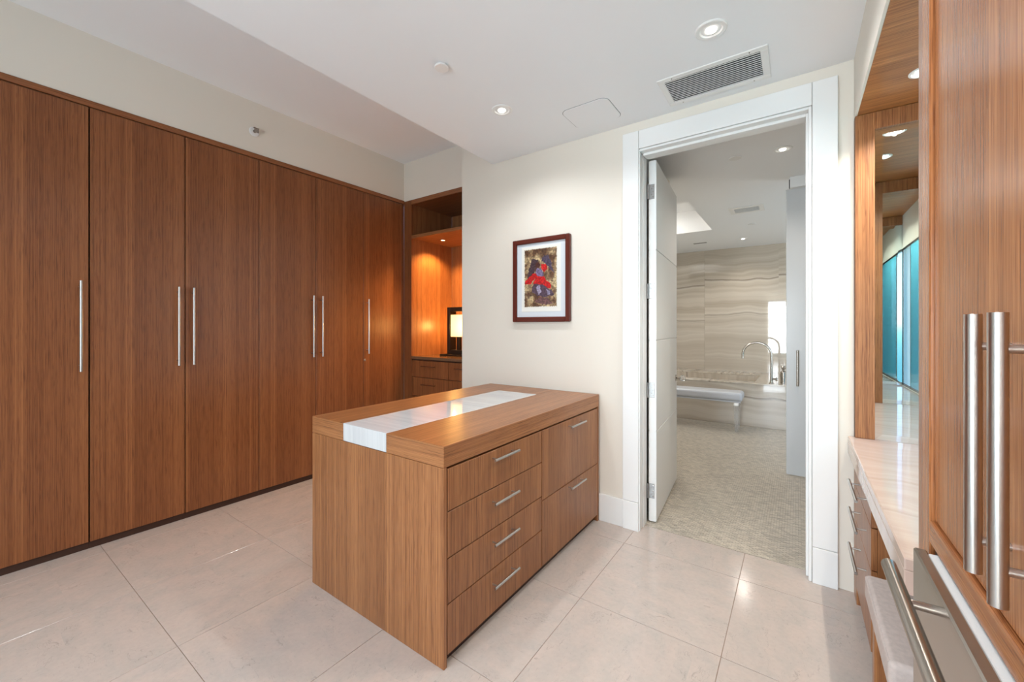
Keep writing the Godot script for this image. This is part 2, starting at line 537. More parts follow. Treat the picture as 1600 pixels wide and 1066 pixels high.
	b.box(P(-1.09, 0.4, -1.74), P(-1.05, 2.3, -1.66))
	b.box(P(-1.91, 0.4, -1.74), P(-1.09, 0.44, -1.66))
	b.box(P(-1.91, 2.26, -1.74), P(-1.09, 2.3, -1.66))
	part("frame", b, M.white, w)
	part("pane", bx(-1.91, -1.09, 0.44, 2.26, -1.705, -1.70, 0.0), M.glass, w)
	w = thing("window_2", P(0.83, 0.78, 1.98), "vanity window of teal tinted panes seen only in the mirror", "window", "", "structure")
	b = mb()
	for q in [[1.36, 1.385], [2.295, 2.31], [2.60, 2.658]]: b.box(P(0.802, 0.778, q[0]), P(0.808, 2.05, q[1]))
	b.box(P(0.802, 0.778, 1.385), P(0.808, 0.80, 2.60))
	b.box(P(0.802, 2.03, 1.385), P(0.808, 2.05, 2.60))
	part("frame", b, M.steel_dark, w)
	part("pane", bx(0.803, 0.806, 0.80, 2.03, 2.31, 2.60, 0.0), M.clear_glass, w)
	for q in [[1.385, 2.295]]: part("pane", bx(0.803, 0.806, 0.80, 2.03, q[0], q[1], 0.0), M.teal_glass, w)
	# ceilings
	b = bx(-2.04, 0.235, CH, 3.2, -1.6, 2.63, 0.001)
	b.box(P(-1.25, 2.65, -4.6), P(0.4, 2.75, -1.6), 0.0)
	b.box(P(0.235, 2.652, -1.6), P(0.86, 2.75, 2.66), 0.0)
	struct("ceiling", b, M.ceil, "smooth white dropped ceiling over the island", "ceiling")
	b = bx(-4.2, -2.04, CH2, 3.2, -1.6, 3.0, 0.0)
	struct("ceiling_001", b, M.ceil, "higher grey-white ceiling strip along the wardrobes", "ceiling")
	used["ceiling"] = 1
	# baseboard, door casing and jamb
	struct("baseboard_back", bx(-1.11, -0.942, 0, 0.182, 2.612, 2.63, 0.002), M.white, "white baseboard between the island and the door casing", "baseboard")
	var tr := thing("trim_1", P(-0.385, 0, 2.61), "wide white door casing around the bathroom doorway", "door casing", "", "structure")
	for s in [[-0.942, -0.838], [0.063, 0.167]]:
		part("plinth", bx(s[0], s[1], 0, 0.184, 2.604, 2.63, 0.002), M.white, tr)
		part("casing_board", bx(s[0], s[1], 0.186, 2.585, 2.608, 2.63, 0.002), M.white, tr)
	part("casing_board", bx(-0.836, 0.061, 2.468, 2.585, 2.608, 2.63, 0.002), M.white, tr)
	b = bx(-0.8445, -0.835, 0, 2.466, 2.6305, 2.775, 0.001)
	b.box(P(-0.838, 0, 2.62), P(-0.832, 2.466, 2.65), 0.001)
	b.box(P(0.047, 0, 2.615), P(0.061, 2.466, 2.775), 0.002)
	b.box(P(-0.835, 2.452, 2.615), P(0.047, 2.466, 2.775), 0.002)
	part("jamb", b, M.white, tr)
	b = bx(-0.8349, -0.829, 0, 2.452, 2.68, 2.73, 0.002)
	b.box(P(0.036, 0, 2.66), P(0.047, 2.452, 2.74), 0.002)
	b.box(P(-0.822, 2.436, 2.66), P(0.036, 2.452, 2.74), 0.002)
	part("door_stop", b, M.white, tr)
	# wardrobe crown trim along the top
	struct("trim_2", bx(-3.45, -3.432, 2.628, 2.664, 0.06, 2.89, 0.002, 2), M.wood_closet, "thin wooden cornice strip along the top of the wardrobes", "trim")

func door_leaf():
	var o := thing("door_1", P(-0.775, 0.008, 2.79), "white grooved bathroom door swung open into the bathroom", "door", "", "structure")
	var L := 0.895; var T := 0.05
	var ys := [0.0, 0.61, 1.22, 1.83, 2.436]
	var b := mb()
	b.box(Vector3(-T + 0.004, 0, 0), Vector3(-0.004, 2.436, -L), 0.002)
	part_local("leaf_core", b, M.white, o)
	for i in 4:
		b = mb()
		b.box(Vector3(-0.0045, ys[i] + 0.0025, -0.0), Vector3(0, ys[i + 1] - 0.0025, -L), 0.0018)
		b.box(Vector3(-T, ys[i] + 0.0025, -0.0), Vector3(-T + 0.0045, ys[i + 1] - 0.0025, -L), 0.0018)
		part_local("panel", b, M.white, o)
	for y in [0.205, 0.885, 1.555, 2.225]:
		b = mb()
		b.box(Vector3(-T + 0.002, y - 0.05, 0.0015), Vector3(-0.012, y + 0.05, -0.001), 0.001)
		b.tube([Vector3(-T - 0.004, y - 0.05, 0.004), Vector3(-T - 0.004, y + 0.05, 0.004)], 0.0075, 12)
		b.box(Vector3(-T - 0.02, y - 0.05, 0.0015), Vector3(-T, y + 0.05, -0.001), 0.001)
		var h := part_local("hinge", b, M.hinge, o)
		b = mb()
		for q in [[-0.03, -0.02], [-0.022, 0.0], [-0.03, 0.02], [-0.022, 0.036], [-0.022, -0.036]]:
			b.lathe(Vector3(q[0], y + q[1], 0.0015), Vector3(0, 0, 1), [Vector2(0.0035, 0), Vector2(0.0025, 0.0012), Vector2(0, 0.0012)], 8)
		part_local("screw", b, M.steel_dark, h)
	var k := Vector3(0, 0.88, -L + 0.06)
	b = mb()
	b.lathe(k, Vector3.RIGHT, [Vector2(0.027, 0), Vector2(0.027, 0.006), Vector2(0.018, 0.01), Vector2(0.009, 0.012), Vector2(0.009, 0.034), Vector2(0, 0.034)], 24)
	part_local("rosette", b, M.chrome, o)
	b = mb()
	b.lathe(k, Vector3.RIGHT, [Vector2(0.006, 0.034), Vector2(0.016, 0.036), Vector2(0.027, 0.05), Vector2(0.027, 0.06), Vector2(0.014, 0.074), Vector2(0, 0.076)], 8)
	part_local("knob", b, M.acrylic, o)
	o.rotation_degrees.y = 4.9

func part_local(called: String, b: MB, mat: Material, parent: Node) -> MeshInstance3D:
	var m := MeshInstance3D.new()
	m.name = called
	m.mesh = b.mesh(Vector3.ZERO)
	m.material_override = mat
	parent.add_child(m, true)
	return m

# ---------------------------------------------------------------- pulls
func bar_pull(p0: Vector3, p1: Vector3, r: float, out: Vector3, depth: float, inset: float, parent: Node, mat: Material, called := "handle"):
	# p0..p1: axis of the bar; out: direction from bar to the face
	var b := mb()
	b.tube([p0, p0.lerp(p1, 0.002), p0.lerp(p1, 0.998), p1], r, 18)
	var d := (p1 - p0).normalized()
	for q in [p0 + d * inset, p1 - d * inset]:
		b.tube([q, q + out * depth], r * 0.62, 10)
	part(called, b, mat, parent)

# ---------------------------------------------------------------- wardrobes
func wardrobes():
	var X := -3.44
	var units := [
		[[0.067, 0.532], "tall brown wood wardrobe at the left edge of the row with one pull", [[0.493, 0]]],
		[[0.532, 0.9945, 1.461], "tall two-door wood wardrobe nearest the camera with paired steel pulls", [[0.951, 0], [1.0335, 1]]],
		[[1.461, 1.920, 2.393], "tall two-door wood wardrobe behind the left side of the island", [[1.882, 0], [1.963, 1]]],
		[[2.393, 2.862], "narrow single-door wood wardrobe in the corner beside the lit niche, with a lock", [[2.431, 0]]]]
	for u in units:
		var zs: Array = u[0]
		var a: float = zs[0]; var z: float = zs[zs.size() - 1]
		var o := thing("wardrobe", P(X - 0.3, 0, (a + z) / 2), u[1], "wardrobe", "built-in wardrobes along the left wall")
		part("body", bx(-4.05, X - 0.024, 0.04, 2.626, a + 0.001, z - 0.001), M.wood_dark, o)
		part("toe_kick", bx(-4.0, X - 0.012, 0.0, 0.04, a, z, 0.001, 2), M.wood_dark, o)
		for i in zs.size() - 1:
			var g0 := 0.0035 if (i == 0 and zs[i] < 1.0) else 0.0018
			var g1 := 0.0035 if zs[i + 1] < 1.1 else 0.0018
			var d := part("door", bx(X - 0.023, X, 0.043, 2.624, zs[i] + g0, zs[i + 1] - g1, 0.0012), M.wood_closet, o)
			for h in u[2]:
				if h[1] == i or zs.size() == 2:
					bar_pull(P(X + 0.038, 1.06, h[0]), P(X + 0.038, 1.59, h[0]), 0.0075, Vector3.LEFT, 0.038, 0.035, d, M.steel)
			if a > 2.0:
				var b := mb()
				b.lathe(P(X, 1.0, 2.41), Vector3.RIGHT, [Vector2(0.011, -0.002), Vector2(0.011, 0.003), Vector2(0.007, 0.006), Vector2(0, 0.006)], 18)
				part("lock", b, M.steel, d)
		if a > 2.0:
			part("filler", bx(-3.9, X, 0.0, 2.626, z, 2.889, 0.001), M.wood_closet, o)

func niche():
	var F := 2.89; var L := -3.322; var R := -2.39; var B := 3.50
	var o := thing("niche_cabinet", P(-2.9, 0, 3.2), "wooden niche cabinet in the corner with open top shelf and lit recess", "cabinet")
	part("stile", bx(-3.44, L, 0, 2.655, F, F + 0.03, 0.001), M.wood_closet, o)
	part("header", bx(L, R, 2.608, 2.655, F, F + 0.03, 0.001, 0), M.wood_closet, o)
	part("side_panel", bx(L - 0.02, L, 0.0, 2.655, F + 0.03, B, 0.001), M.wood, o)
	part("side_panel", bx(R, R + 0.014, 0.0, 2.655, F, B, 0.001), M.wood, o)
	part("back_panel", bx(L, R, 0.0, 2.655, B, B + 0.02, 0.001), M.wood, o)
	part("top_panel", bx(L, R, 2.61, 2.655, F + 0.03, B, 0.001, 0), M.wood_closet, o)
	part("shelf", bx(L, R, 2.25, 2.283, F + 0.002, B, 0.001, 0), M.wood, o)
	var b := bx(L + 0.001, R - 0.001, 0.06, 0.982, F + 0.03, B, 0.001)
	part("drawer_case", b, M.wood_dark, o)
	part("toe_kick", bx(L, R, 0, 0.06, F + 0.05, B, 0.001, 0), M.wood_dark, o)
	for y in [[0.80, 0.972], [0.60, 0.795], [0.34, 0.595], [0.065, 0.335]]:
		for x in [[L + 0.003, -2.8], [-2.796, R - 0.003]]:
			var d := part("drawer", bx(x[0], x[1], y[0], y[1], F + 0.01, F + 0.03, 0.001), M.wood_closet, o)
			var c: float = (x[0] + x[1]) / 2
			bar_pull(P(c - 0.1, (y[0] + y[1]) / 2 + 0.03, F - 0.02), P(c + 0.1, (y[0] + y[1]) / 2 + 0.03, F - 0.02), 0.005, Vector3.FORWARD, 0.03, 0.02, d, M.steel_dark)
	single("countertop", bx(L + 0.001, R - 0.001, 0.984, 1.014, F - 0.005, B - 0.002, 0.003, 0), plain(Color8(112, 84, 62), 0.08), P(-2.9, 0.984, 3.2), "dark polished countertop in the niche under the table lamp", "countertop")
	# lamp
	var l := thing("table_lamp", P(-2.86, 1.03, 3.22), "lit table lamp with square black open frame and cream shade", "lamp")
	var x0 := -3.078; var x1 := -2.64
	b = bx(x0, x0 + 0.04, 1.03, 1.53, 3.17, 3.27, 0.002)
	b.box(P(x1 - 0.04, 1.03, 3.17), P(x1, 1.53, 3.27), 0.002)
	b.box(P(x0 + 0.04, 1.485, 3.17), P(x1 - 0.04, 1.53, 3.27), 0.002)
	b.box(P(x0 + 0.04, 1.03, 3.17), P(x1 - 0.04, 1.075, 3.27), 0.002)
	part("frame", b, M.black, l)
	part("stem", bx(-2.97, -2.93, 1.075, 1.215, 3.2, 3.24, 0.002), M.black, l)
	part("stem", bx(-2.79, -2.75, 1.075, 1.215, 3.2, 3.24, 0.002), M.black, l)
	b = mb()
	b.box(P(x0 + 0.045, 1.215, 3.175), P(x1 - 0.045, 1.45, 3.265), 0.004)
	part("shade", b, M.shade, l)
	omni(P(-2.86, 1.33, 3.05), 0.10, Color(1, 0.74, 0.4), 0.015)
	omni(P(-3.06, 1.33, 3.35), 0.16, Color(1, 0.74, 0.4), 0.05)
	var t := thing("tray", P(-2.86, 1.014, 3.2), "black rectangular tray under the lamp on the niche counter", "tray")
	part("base", bx(-3.12, -2.6, 1.0142, 1.022, 3.1, 3.33, 0.001), M.black, t)
	b = bx(-3.12, -2.6, 1.022, 1.03, 3.1, 3.112, 0.001)
	b.box(P(-3.12, 1.022, 3.318), P(-2.6, 1.03, 3.33), 0.001)
	b.box(P(-3.12, 1.022, 3.112), P(-3.108, 1.03, 3.318), 0.001)
	b.box(P(-2.612, 1.022, 3.112), P(-2.6, 1.03, 3.318), 0.001)
	part("rim", b, M.black, t)
	downlight("niche_downlight", P(-3.11, 2.25, 3.14), 0.03, "small glowing downlight in the niche's wooden soffit", "", M.bulb_warm, 0)
	spot(P(-3.11, 2.235, 3.14), 1.0, 66, Color(1, 0.76, 0.45), 0.015)
	spot(P(-2.66, 2.235, 3.14), 1.0, 66, Color(1, 0.76, 0.45), 0.015)

# ---------------------------------------------------------------- island
func island():
	var x0 := -2.05; var x1 := -1.11; var f0 := 1.125; var f1 := 2.612
	var o := thing("island", P((x0 + x1) / 2, 0, (f0 + f1) / 2), "wooden dressing-room island with six drawers and a white stone stripe", "island")
	part("end_panel", bx(x0, x1, 0, 0.775, f0, f0 + 0.018, 0.0015), M.wood, o)
	part("end_panel", bx(x0, x1, 0, 0.775, f1 - 0.02, f1, 0.0015), M.wood, o)
	part("side_panel", bx(x0, x0 + 0.018, 0.0, 0.775, f0 + 0.018, f1 - 0.02, 0.0015), M.wood, o)
	part("case", bx(x0 + 0.02, x1 - 0.022, 0.042, 0.774, f0 + 0.018, f1 - 0.02, 0.0), M.shadowgap, o)
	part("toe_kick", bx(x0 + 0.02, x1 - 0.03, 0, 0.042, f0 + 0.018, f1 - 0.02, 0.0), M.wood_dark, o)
	# top: thick slab round the stone stripe
	var sx0 := -1.775; var sx1 := -1.455; var sf := 2.36
	var t := bx(x0, sx0, 0.7765, 0.86, f0, f1, 0.0015, 2)
	t.box(P(sx1, 0.7765, f0), P(x1, 0.86, f1), 0.0015)
	t.box(P(sx0, 0.7765, sf), P(sx1, 0.86, f1), 0.0)
	part("top", t, M.wood, o)
	part("stone_stripe", bx(sx0 + 0.0006, sx1 - 0.0006, 0.777, 0.8604, f0 - 0.0006, sf - 0.0006, 0.0015, 2), M.onyx_white, o)
	var cols := [[1.146, 1.857, [[0.602, 0.768], [0.42, 0.599], [0.242, 0.417], [0.044, 0.239]], 1.41, 1.60, [0.735, 0.541, 0.362, 0.175]],
		[1.860, 2.589, [[0.395, 0.768], [0.044, 0.392]], 2.145, 2.345, [0.732, 0.37]]]
	for c in cols:
		for i in c[2].size():
			var r = c[2][i]
			var d := part("drawer", bx(x1 - 0.02, x1 - 0.001, r[0] + 0.0008, r[1] - 0.0008, c[0] + 0.0006, c[1] - 0.0006, 0.0012), M.wood, o)
			bar_pull(P(x1 + 0.030, c[5][i], c[3]), P(x1 + 0.030, c[5][i], c[4]), 0.006, Vector3.LEFT, 0.031, 0.022, d, M.steel)

# ---------------------------------------------------------------- wall and ceiling fittings
func downlight(called: String, at: Vector3, r: float, label: String, group: String, mat: Material, style := 1):
	var o := thing(called, at, label, "downlight", group)
	var b := mb()
	var D := Vector3.DOWN
	if style == 1:    # white trim ring with a recessed baffle
		b.lathe(at, D, [Vector2(r, -0.001), Vector2(r, 0.003), Vector2(r * 0.93, 0.006), Vector2(r * 0.72, 0.005), Vector2(r * 0.62, -0.001)], 40)
		part("trim_ring", b, M.white, o)
		b = mb()
		b.lathe(at, D, [Vector2(r * 0.62, 0.0005), Vector2(r * 0.5, 0.0015), Vector2(0, 0.002)], 32)
		part("lens", b, M.white_matte, o)
		b = mb()
		b.lathe(at, D, [Vector2(r * 0.36, 0.0015), Vector2(r * 0.34, 0.006), Vector2(r * 0.2, 0.011), Vector2(0, 0.012)], 28)
		part("bulb", b, mat, o)
	else:
		b.lathe(at, D, [Vector2(r, -0.001), Vector2(r, 0.003), Vector2(r * 0.8, 0.004), Vector2(r * 0.74, 0.001)], 28)
		part("trim_ring", b, M.steel, o)
		b = mb()
		b.lathe(at, D, [Vector2(r * 0.74, 0.0012), Vector2(r * 0.5, 0.004), Vector2(0, 0.005)], 28)
		part("bulb", b, mat, o)

func quad_light(at: Vector3, label: String):
	var o := thing("alcove_light", at, label, "downlight", "four-bulb lights in the vanity's wooden ceiling")
	var b := mb()
	b.lathe(at, Vector3.DOWN, [Vector2(0.048, -0.001), Vector2(0.048, 0.003), Vector2(0.04, 0.005), Vector2(0.037, 0.001), Vector2(0, 0.001)], 32)
	part("trim_ring", b, M.white, o)
	for k in 4:
		b = mb()
		var a := PI / 4 + k * PI / 2
		b.lathe(at + Vector3(cos(a), 0, sin(a)) * 0.021, Vector3.DOWN, [Vector2(0.014, 0.001), Vector2(0.012, 0.006), Vector2(0, 0.008)], 16)
		part("bulb", b, M.bulb, o)
	spot(at + Vector3(0, -0.012, 0), 0.85, 72, Color(1, 0.96, 0.9), 0.01)

func fittings():
	downlight("ceiling_downlight", P(-1.483, CH, 2.003), 0.063, "round recessed downlight in the white ceiling near its left corner", "", M.bulb)
	downlight("ceiling_downlight", P(-0.316, CH, 1.998), 0.066, "larger-looking round recessed downlight in the white ceiling beside the long air grille", "", M.bulb)
	for x in [-1.483, -0.316]:
		for f in [2.0, 0.45, -1.1]:
			spot(P(x, CH - 0.02, f), 0.66, 78, Color(0.97, 0.985, 1.0))
	var b := mb()
	b.lathe(P(-1.483, CH, 1.488), Vector3.DOWN, [Vector2(0.030, -0.001), Vector2(0.030, 0.006), Vector2(0.036, 0.006), Vector2(0.036, 0.011), Vector2(0.034, 0.013), Vector2(0, 0.013)], 36)
	single("sprinkler_cover", b, M.white, P(-1.483, CH, 1.488), "small round white sprinkler cover disc on the dressing-room ceiling", "sprinkler cover")
	# access panel with rounded corners
	var cx := -1.052; var cf := 2.364; var hx := 0.152; var hz := 0.138; var rr := 0.05
	var o := thing("access_panel", P(cx, CH, cf), "flush white ceiling access panel with rounded corners", "access panel")
	for lay in [[0.0, M.line, "gap"], [0.004, M.ceil, "cover"]]:
		var pts := []
		var nrm := []
		var ins: float = lay[0]
		for k in 32:
			var a := TAU * (k + 0.5) / 32.0
			var q := Vector2(signf(cos(a)) * (hx - rr) + cos(a) * (rr - ins), signf(sin(a)) * (hz - rr) + sin(a) * (rr - ins))
			pts.append(Vector3(cx + q.x, 0, -cf + q.y))
			nrm.append(Vector3(cos(a), 0, sin(a)))
		b = mb()
		var y: float = CH - 0.0006 - ins * 0.6
		for k in 32:
			var p: Vector3 = pts[k]; var q: Vector3 = pts[(k + 1) % 32]
			b.tri(Vector3(cx, y, -cf), Vector3(p.x, y, p.z), Vector3(q.x, y, q.z), Vector3.DOWN, Vector3.DOWN, Vector3.DOWN)
			b.quad(Vector3(p.x, y, p.z), Vector3(q.x, y, q.z), Vector3(q.x, CH + 0.002, q.z), Vector3(p.x, CH + 0.002, p.z), (nrm[k] + nrm[(k + 1) % 32]).normalized())
		part(lay[2], b, lay[1], o)
	# air grille
	o = thing("air_grille", P(-0.368, CH, 2.405), "long white rectangular air grille with dark slots in the ceiling", "air grille")
	var g0 := [-0.625, -0.113]; var gf := [2.248, 2.556]
	var i0 := [-0.593, -0.147]; var fi := [2.284, 2.516]
	b = bx(g0[0], g0[1], CH - 0.006, CH + 0.001, gf[0], fi[0], 0.003)
	b.box(P(g0[0], CH - 0.006, fi[1]), P(g0[1], CH + 0.001, gf[1]), 0.003)
	b.box(P(g0[0], CH - 0.006, fi[0]), P(i0[0], CH + 0.001, fi[1]), 0.003)
	b.box(P(i0[1], CH - 0.006, fi[0]), P(g0[1], CH + 0.001, fi[1]), 0.003)
	part("frame", b, M.white, o)
	part("throat", bx(i0[0], i0[1], CH - 0.001, CH + 0.001, fi[0], fi[1], 0.0), M.grille, o)
	for k in 13:
		var f: float = lerpf(fi[0], fi[1], (k + 0.5) / 13.0)
		part("slat", bx(i0[0], i0[1], CH - 0.006, CH - 0.003, f - 0.004, f - 0.0004, 0.0008), M.white_matte, o)
	for q in [[-0.55, 2.537], [-0.19, 2.537], [-0.19, 2.265], [-0.55, 2.265]]:
		b = mb()
		b.lathe(P(q[0], CH - 0.006, q[1]), Vector3.DOWN, [Vector2(0.0035, 0), Vector2(0.0025, 0.0015), Vector2(0, 0.0015)], 10)
		part("screw", b, M.steel_dark, o)
	# sidewall sprinkler above the wardrobes
	var at := P(-3.44, 2.83, 1.426)
	o = thing("sprinkler", at, "small sidewall sprinkler head on the cream wall above the wardrobes", "sprinkler")
	b = mb()
	b.lathe(at, Vector3.RIGHT, [Vector2(0.036, -0.001), Vector2(0.036, 0.004), Vector2(0.03, 0.008), Vector2(0.02, 0.009), Vector2(0, 0.009)], 30)
	part("escutcheon", b, M.white_matte, o)
	b = mb()
	b.lathe(at, Vector3.RIGHT, [Vector2(0.012, 0.008), Vector2(0.012, 0.02), Vector2(0.006, 0.022), Vector2(0.006, 0.04), Vector2(0, 0.04)], 16)
	b.box(at + Vector3(0.02, -0.014, -0.003), at + Vector3(0.042, -0.011, 0.003), 0.001)
	b.box(at + Vector3(0.02, 0.011, -0.003), at + Vector3(0.042, 0.014, 0.003), 0.001)
	b.box(at + Vector3(0.041, -0.018, -0.016), at + Vector3(0.044, 0.016, 0.016), 0.001)
	b.box(at + Vector3(0.03, 0.015, -0.02), at + Vector3(0.048, 0.017, 0.02), 0.0006)
	part("head", b, M.steel_dark, o)
	# framed picture
	var px0 := -1.823; var px1 := -1.326; var py0 := 1.358; var py1 := 1.99
	o = thing("framed_picture", P((px0 + px1) / 2, py0, 2.62), "framed painting of a red-robed winged figure hung above the island", "picture")
	var w := 0.037
	var fm := mb(1)
	for q in [[px0, px0 + w, py0, py1], [px1 - w, px1, py0, py1]]:
		fm.box(P(q[0], q[2], 2.598), P(q[1], q[3], 2.629), 0.006)
	fm.grain = 0
	for q in [[px0 + w - 0.004, px1 - w + 0.004, py0, py0 + w], [px0 + w - 0.004, px1 - w + 0.004, py1 - w, py1]]:
		fm.box(P(q[0], q[2], 2.5985), P(q[1], q[3], 2.629), 0.006)
	part("frame", fm, M.mahogany, o)
	part("mat", bx(px0 + w, px1 - w, py0 + w, py1 - w, 2.616, 2.627, 0.0), M.mat, o)
	part("inner_mat", bx(-1.745, -1.405, 1.435, 1.93, 2.6145, 2.6162, 0.0005), M.matcream, o)
	b = MB.new()
	var a0 := P(-1.722, 1.468, 2.6135); var a1 := P(-1.432, 1.912, 2.6135)
	for q in [[0, 0], [1, 0], [1, 1], [0, 0], [1, 1], [0, 1]]:
		b.v.append(Vector3(lerpf(a0.x, a1.x, q[0]), lerpf(a0.y, a1.y, q[1]), a0.z)); b.n.append(Vector3(0, 0, 1)); b.t.append(Vector2(q[0], 1 - q[1]))
	var vv := b.v.duplicate(); var tt := b.t.duplicate()
	for k in [0, 3]:
		b.v[k + 1] = vv[k + 2]; b.v[k + 2] = vv[k + 1]; b.t[k + 1] = tt[k + 2]; b.t[k + 2] = tt[k + 1]
	part("print", b, M.picture, o)

# ---------------------------------------------------------------- vanity side
func vanity():
	# wooden alcove ceiling
	struct("ceiling_002", bx(0.2405, 0.799, 2.354, 2.375, 1.315, 2.659, 0.0, 0), M.wood_light, "light wood alcove ceiling above the vanity", "ceiling")
	quad_light(P(0.42, 2.354, 2.30), "four-bulb round light in the vanity's wooden ceiling, nearer the mirror")
	quad_light(P(0.42, 2.354, 1.91), "four-bulb round light in the vanity's wooden ceiling, half hidden by the tall cabinet")
	# mirror on the end wall
	var o := thing("vanity_mirror", P(0.53, 0.776, 2.64), "tall slim-edged mirror in a wood frame standing on the stone vanity top", "mirror")
	part("stile", bx(0.232, 0.305, 0.777, 2.353, 2.60, 2.658, 0.0015), M.wood, o)
	part("header", bx(0.305, 0.798, 2.272, 2.353, 2.60, 2.658, 0.0015, 1), M.wood, o)
	part("glass", mirror_pane(0.3055, 0.798, 0.777, 2.2715, 2.612, 1.0), M.mirror, o)
	o = thing("vanity_mirror", P(0.53, 0.776, 1.325), "facing framed mirror on the tall cabinet's side, seen only in reflection", "mirror")
	part("stile", bx(0.236, 0.44, 0.777, 2.353, 1.316, 1.335, 0.0015), M.wood, o)
	part("header", bx(0.44, 0.798, 2.272, 2.353, 1.316, 1.335, 0.0015, 1), M.wood, o)
	part("glass", mirror_pane(0.4405, 0.798, 0.777, 2.2715, 1.326, -1.0), M.mirror, o)
	# countertop
	var b := bx(0.206, 0.798, 0.746, 0.776, 1.316, 2.628, 0.003, 2)
	b.box(P(0.206, 0.69, 1.316), P(0.228, 0.746, 2.628), 0.002)
	single("onyx_countertop", b, M.onyx_pink, P(0.53, 0.69, 1.97), "pinkish polished onyx vanity top with a thick front edge", "countertop")
	# drawers
	o = thing("drawer_cabinet", P(0.5, 0, 2.3), "three-drawer wood cabinet under the vanity top against the wall", "drawer cabinet")
	part("end_panel", bx(0.230, 0.795, 0, 0.7445, 2.52, 2.626, 0.001), M.wood, o)
	part("case", bx(0.245, 0.795, 0.1, 0.7445, 2.022, 2.52, 0.001), M.wood, o)
	part("toe_kick", bx(0.262, 0.795, 0, 0.1, 2.04, 2.52, 0.001), M.wood_dark, o)
	for y in [[0.567, 0.688], [0.407, 0.563], [0.10, 0.403]]:
		var d := part("drawer", bx(0.226, 0.244, y[0], y[1], 2.022, 2.518, 0.001), M.wood, o)
		var yy: float = y[1] - 0.06
		bar_pull(P(0.19, yy, 2.10), P(0.19, yy, 2.38), 0.006, Vector3.RIGHT, 0.036, 0.05, d, M.steel)
	# stool
	o = thing("stool", P(0.41, 0, 1.62), "beige upholstered stool tucked under the vanity top", "stool")
	b = mb(2)
	cushion(b, P(0.19, 0.386, 1.40), P(0.63, 0.466, 1.86), 0.016)
	part("cushion", b, M.fabric, o)
	b = mb(2)
	var ring := [P(0.194, 0.457, 1.845), P(0.194, 0.457, 1.415)]
	b.tube(ring, 0.004, 8)
	b.tube([P(0.205, 0.457, 1.857), P(0.615, 0.457, 1.857)], 0.004, 8)
	part("piping", b, M.fabric, o)
	for q in [[0.2, 1.74], [0.58, 1.74], [0.2, 1.46], [0.58, 1.46]]:
		part("leg", bx(q[0], q[0] + 0.04, 0, 0.386, q[1] - 0.02, q[1] + 0.02, 0.002), M.wood, o)

func mirror_pane(x0: float, x1: float, y0: float, y1: float, f: float, s: float) -> MB:
	# pane with a shallow bevel round its edge; s = 1 faces the camera side
	var b := mb()
	var w := 0.028; var d := 0.0012 * s
	var o := [P(x0, y0, f + d), P(x1, y0, f + d), P(x1, y1, f + d), P(x0, y1, f + d)]
	var i := [P(x0 + w, y0 + w, f), P(x1 - w, y0 + w, f), P(x1 - w, y1 - w, f), P(x0 + w, y1 - w, f)]
	var nn := Vector3(0, 0, s)
	b.quad(i[0], i[1], i[2], i[3], nn)
	for k in 4:
		var e := (k + 1) % 4
		var fn: Vector3 = (o[e] - o[k]).cross(i[k] - o[k]).normalized()
		if fn.dot(nn) < 0: fn = -fn
		b.quad(o[k], o[e], i[e], i[k], fn)
	var bk := []
	for p in o: bk.append(p - nn * 0.004)
	b.quad(bk[0], bk[1], bk[2], bk[3], -nn)
	for k in 4:
		var e := (k + 1) % 4
		var m: Vector3 = ((o[k] + o[e]) / 2 - (o[0] + o[2]) / 2).normalized()
		b.quad(o[k], o[e], bk[e], bk[k], m)
	return b

func cushion(b: MB, p: Vector3, q: Vector3, r: float):
	# rounded box: superellipsoid-like grid projected from a sphere onto a box with rounded edges
	var lo := Vector3(minf(p.x, q.x), minf(p.y, q.y), minf(p.z, q.z)); var hi := Vector3(maxf(p.x, q.x), maxf(p.y, q.y), maxf(p.z, q.z))
	var N := 10
	for ax in 3:
		for s in [-1.0, 1.0]:
			var b1 := (ax + 1) % 3; var b2 := (ax + 2) % 3
			var pts := []
			for i in N + 1:
				for j in N + 1:
					var w := Vector3.ZERO
					w[ax] = hi[ax] if s > 0 else lo[ax]
					w[b1] = edge_at(lo[b1], hi[b1], r, i, N); w[b2] = edge_at(lo[b2], hi[b2], r, j, N)
					var c := w.clamp(lo + Vector3.ONE * r, hi - Vector3.ONE * r)
					var nn := (w - c).normalized()
					var pos := c + nn * r
					pts.append([pos, nn])
			for i in N:
				for j in N:
					var A = pts[i * (N + 1) + j]; var B = pts[(i + 1) * (N + 1) + j]; var C = pts[(i + 1) * (N + 1) + j + 1]; var D = pts[i * (N + 1) + j + 1]
					b.tri(A[0], B[0], C[0], A[1], B[1], C[1]); b.tri(A[0], C[0], D[0], A[1], C[1], D[1])
func edge_at(a: float, z: float, r: float, i: int, N: int) -> float:
	var h := 4
	if i <= h: return a + r * (1.0 - tan((1.0 - float(i) / h) * PI / 4))
	if i >= N - h: return z - r * (1.0 - tan((1.0 - float(N - i) / h) * PI / 4))
	return lerpf(a + r, z - r, float(i - h) / (N - 2 * h))

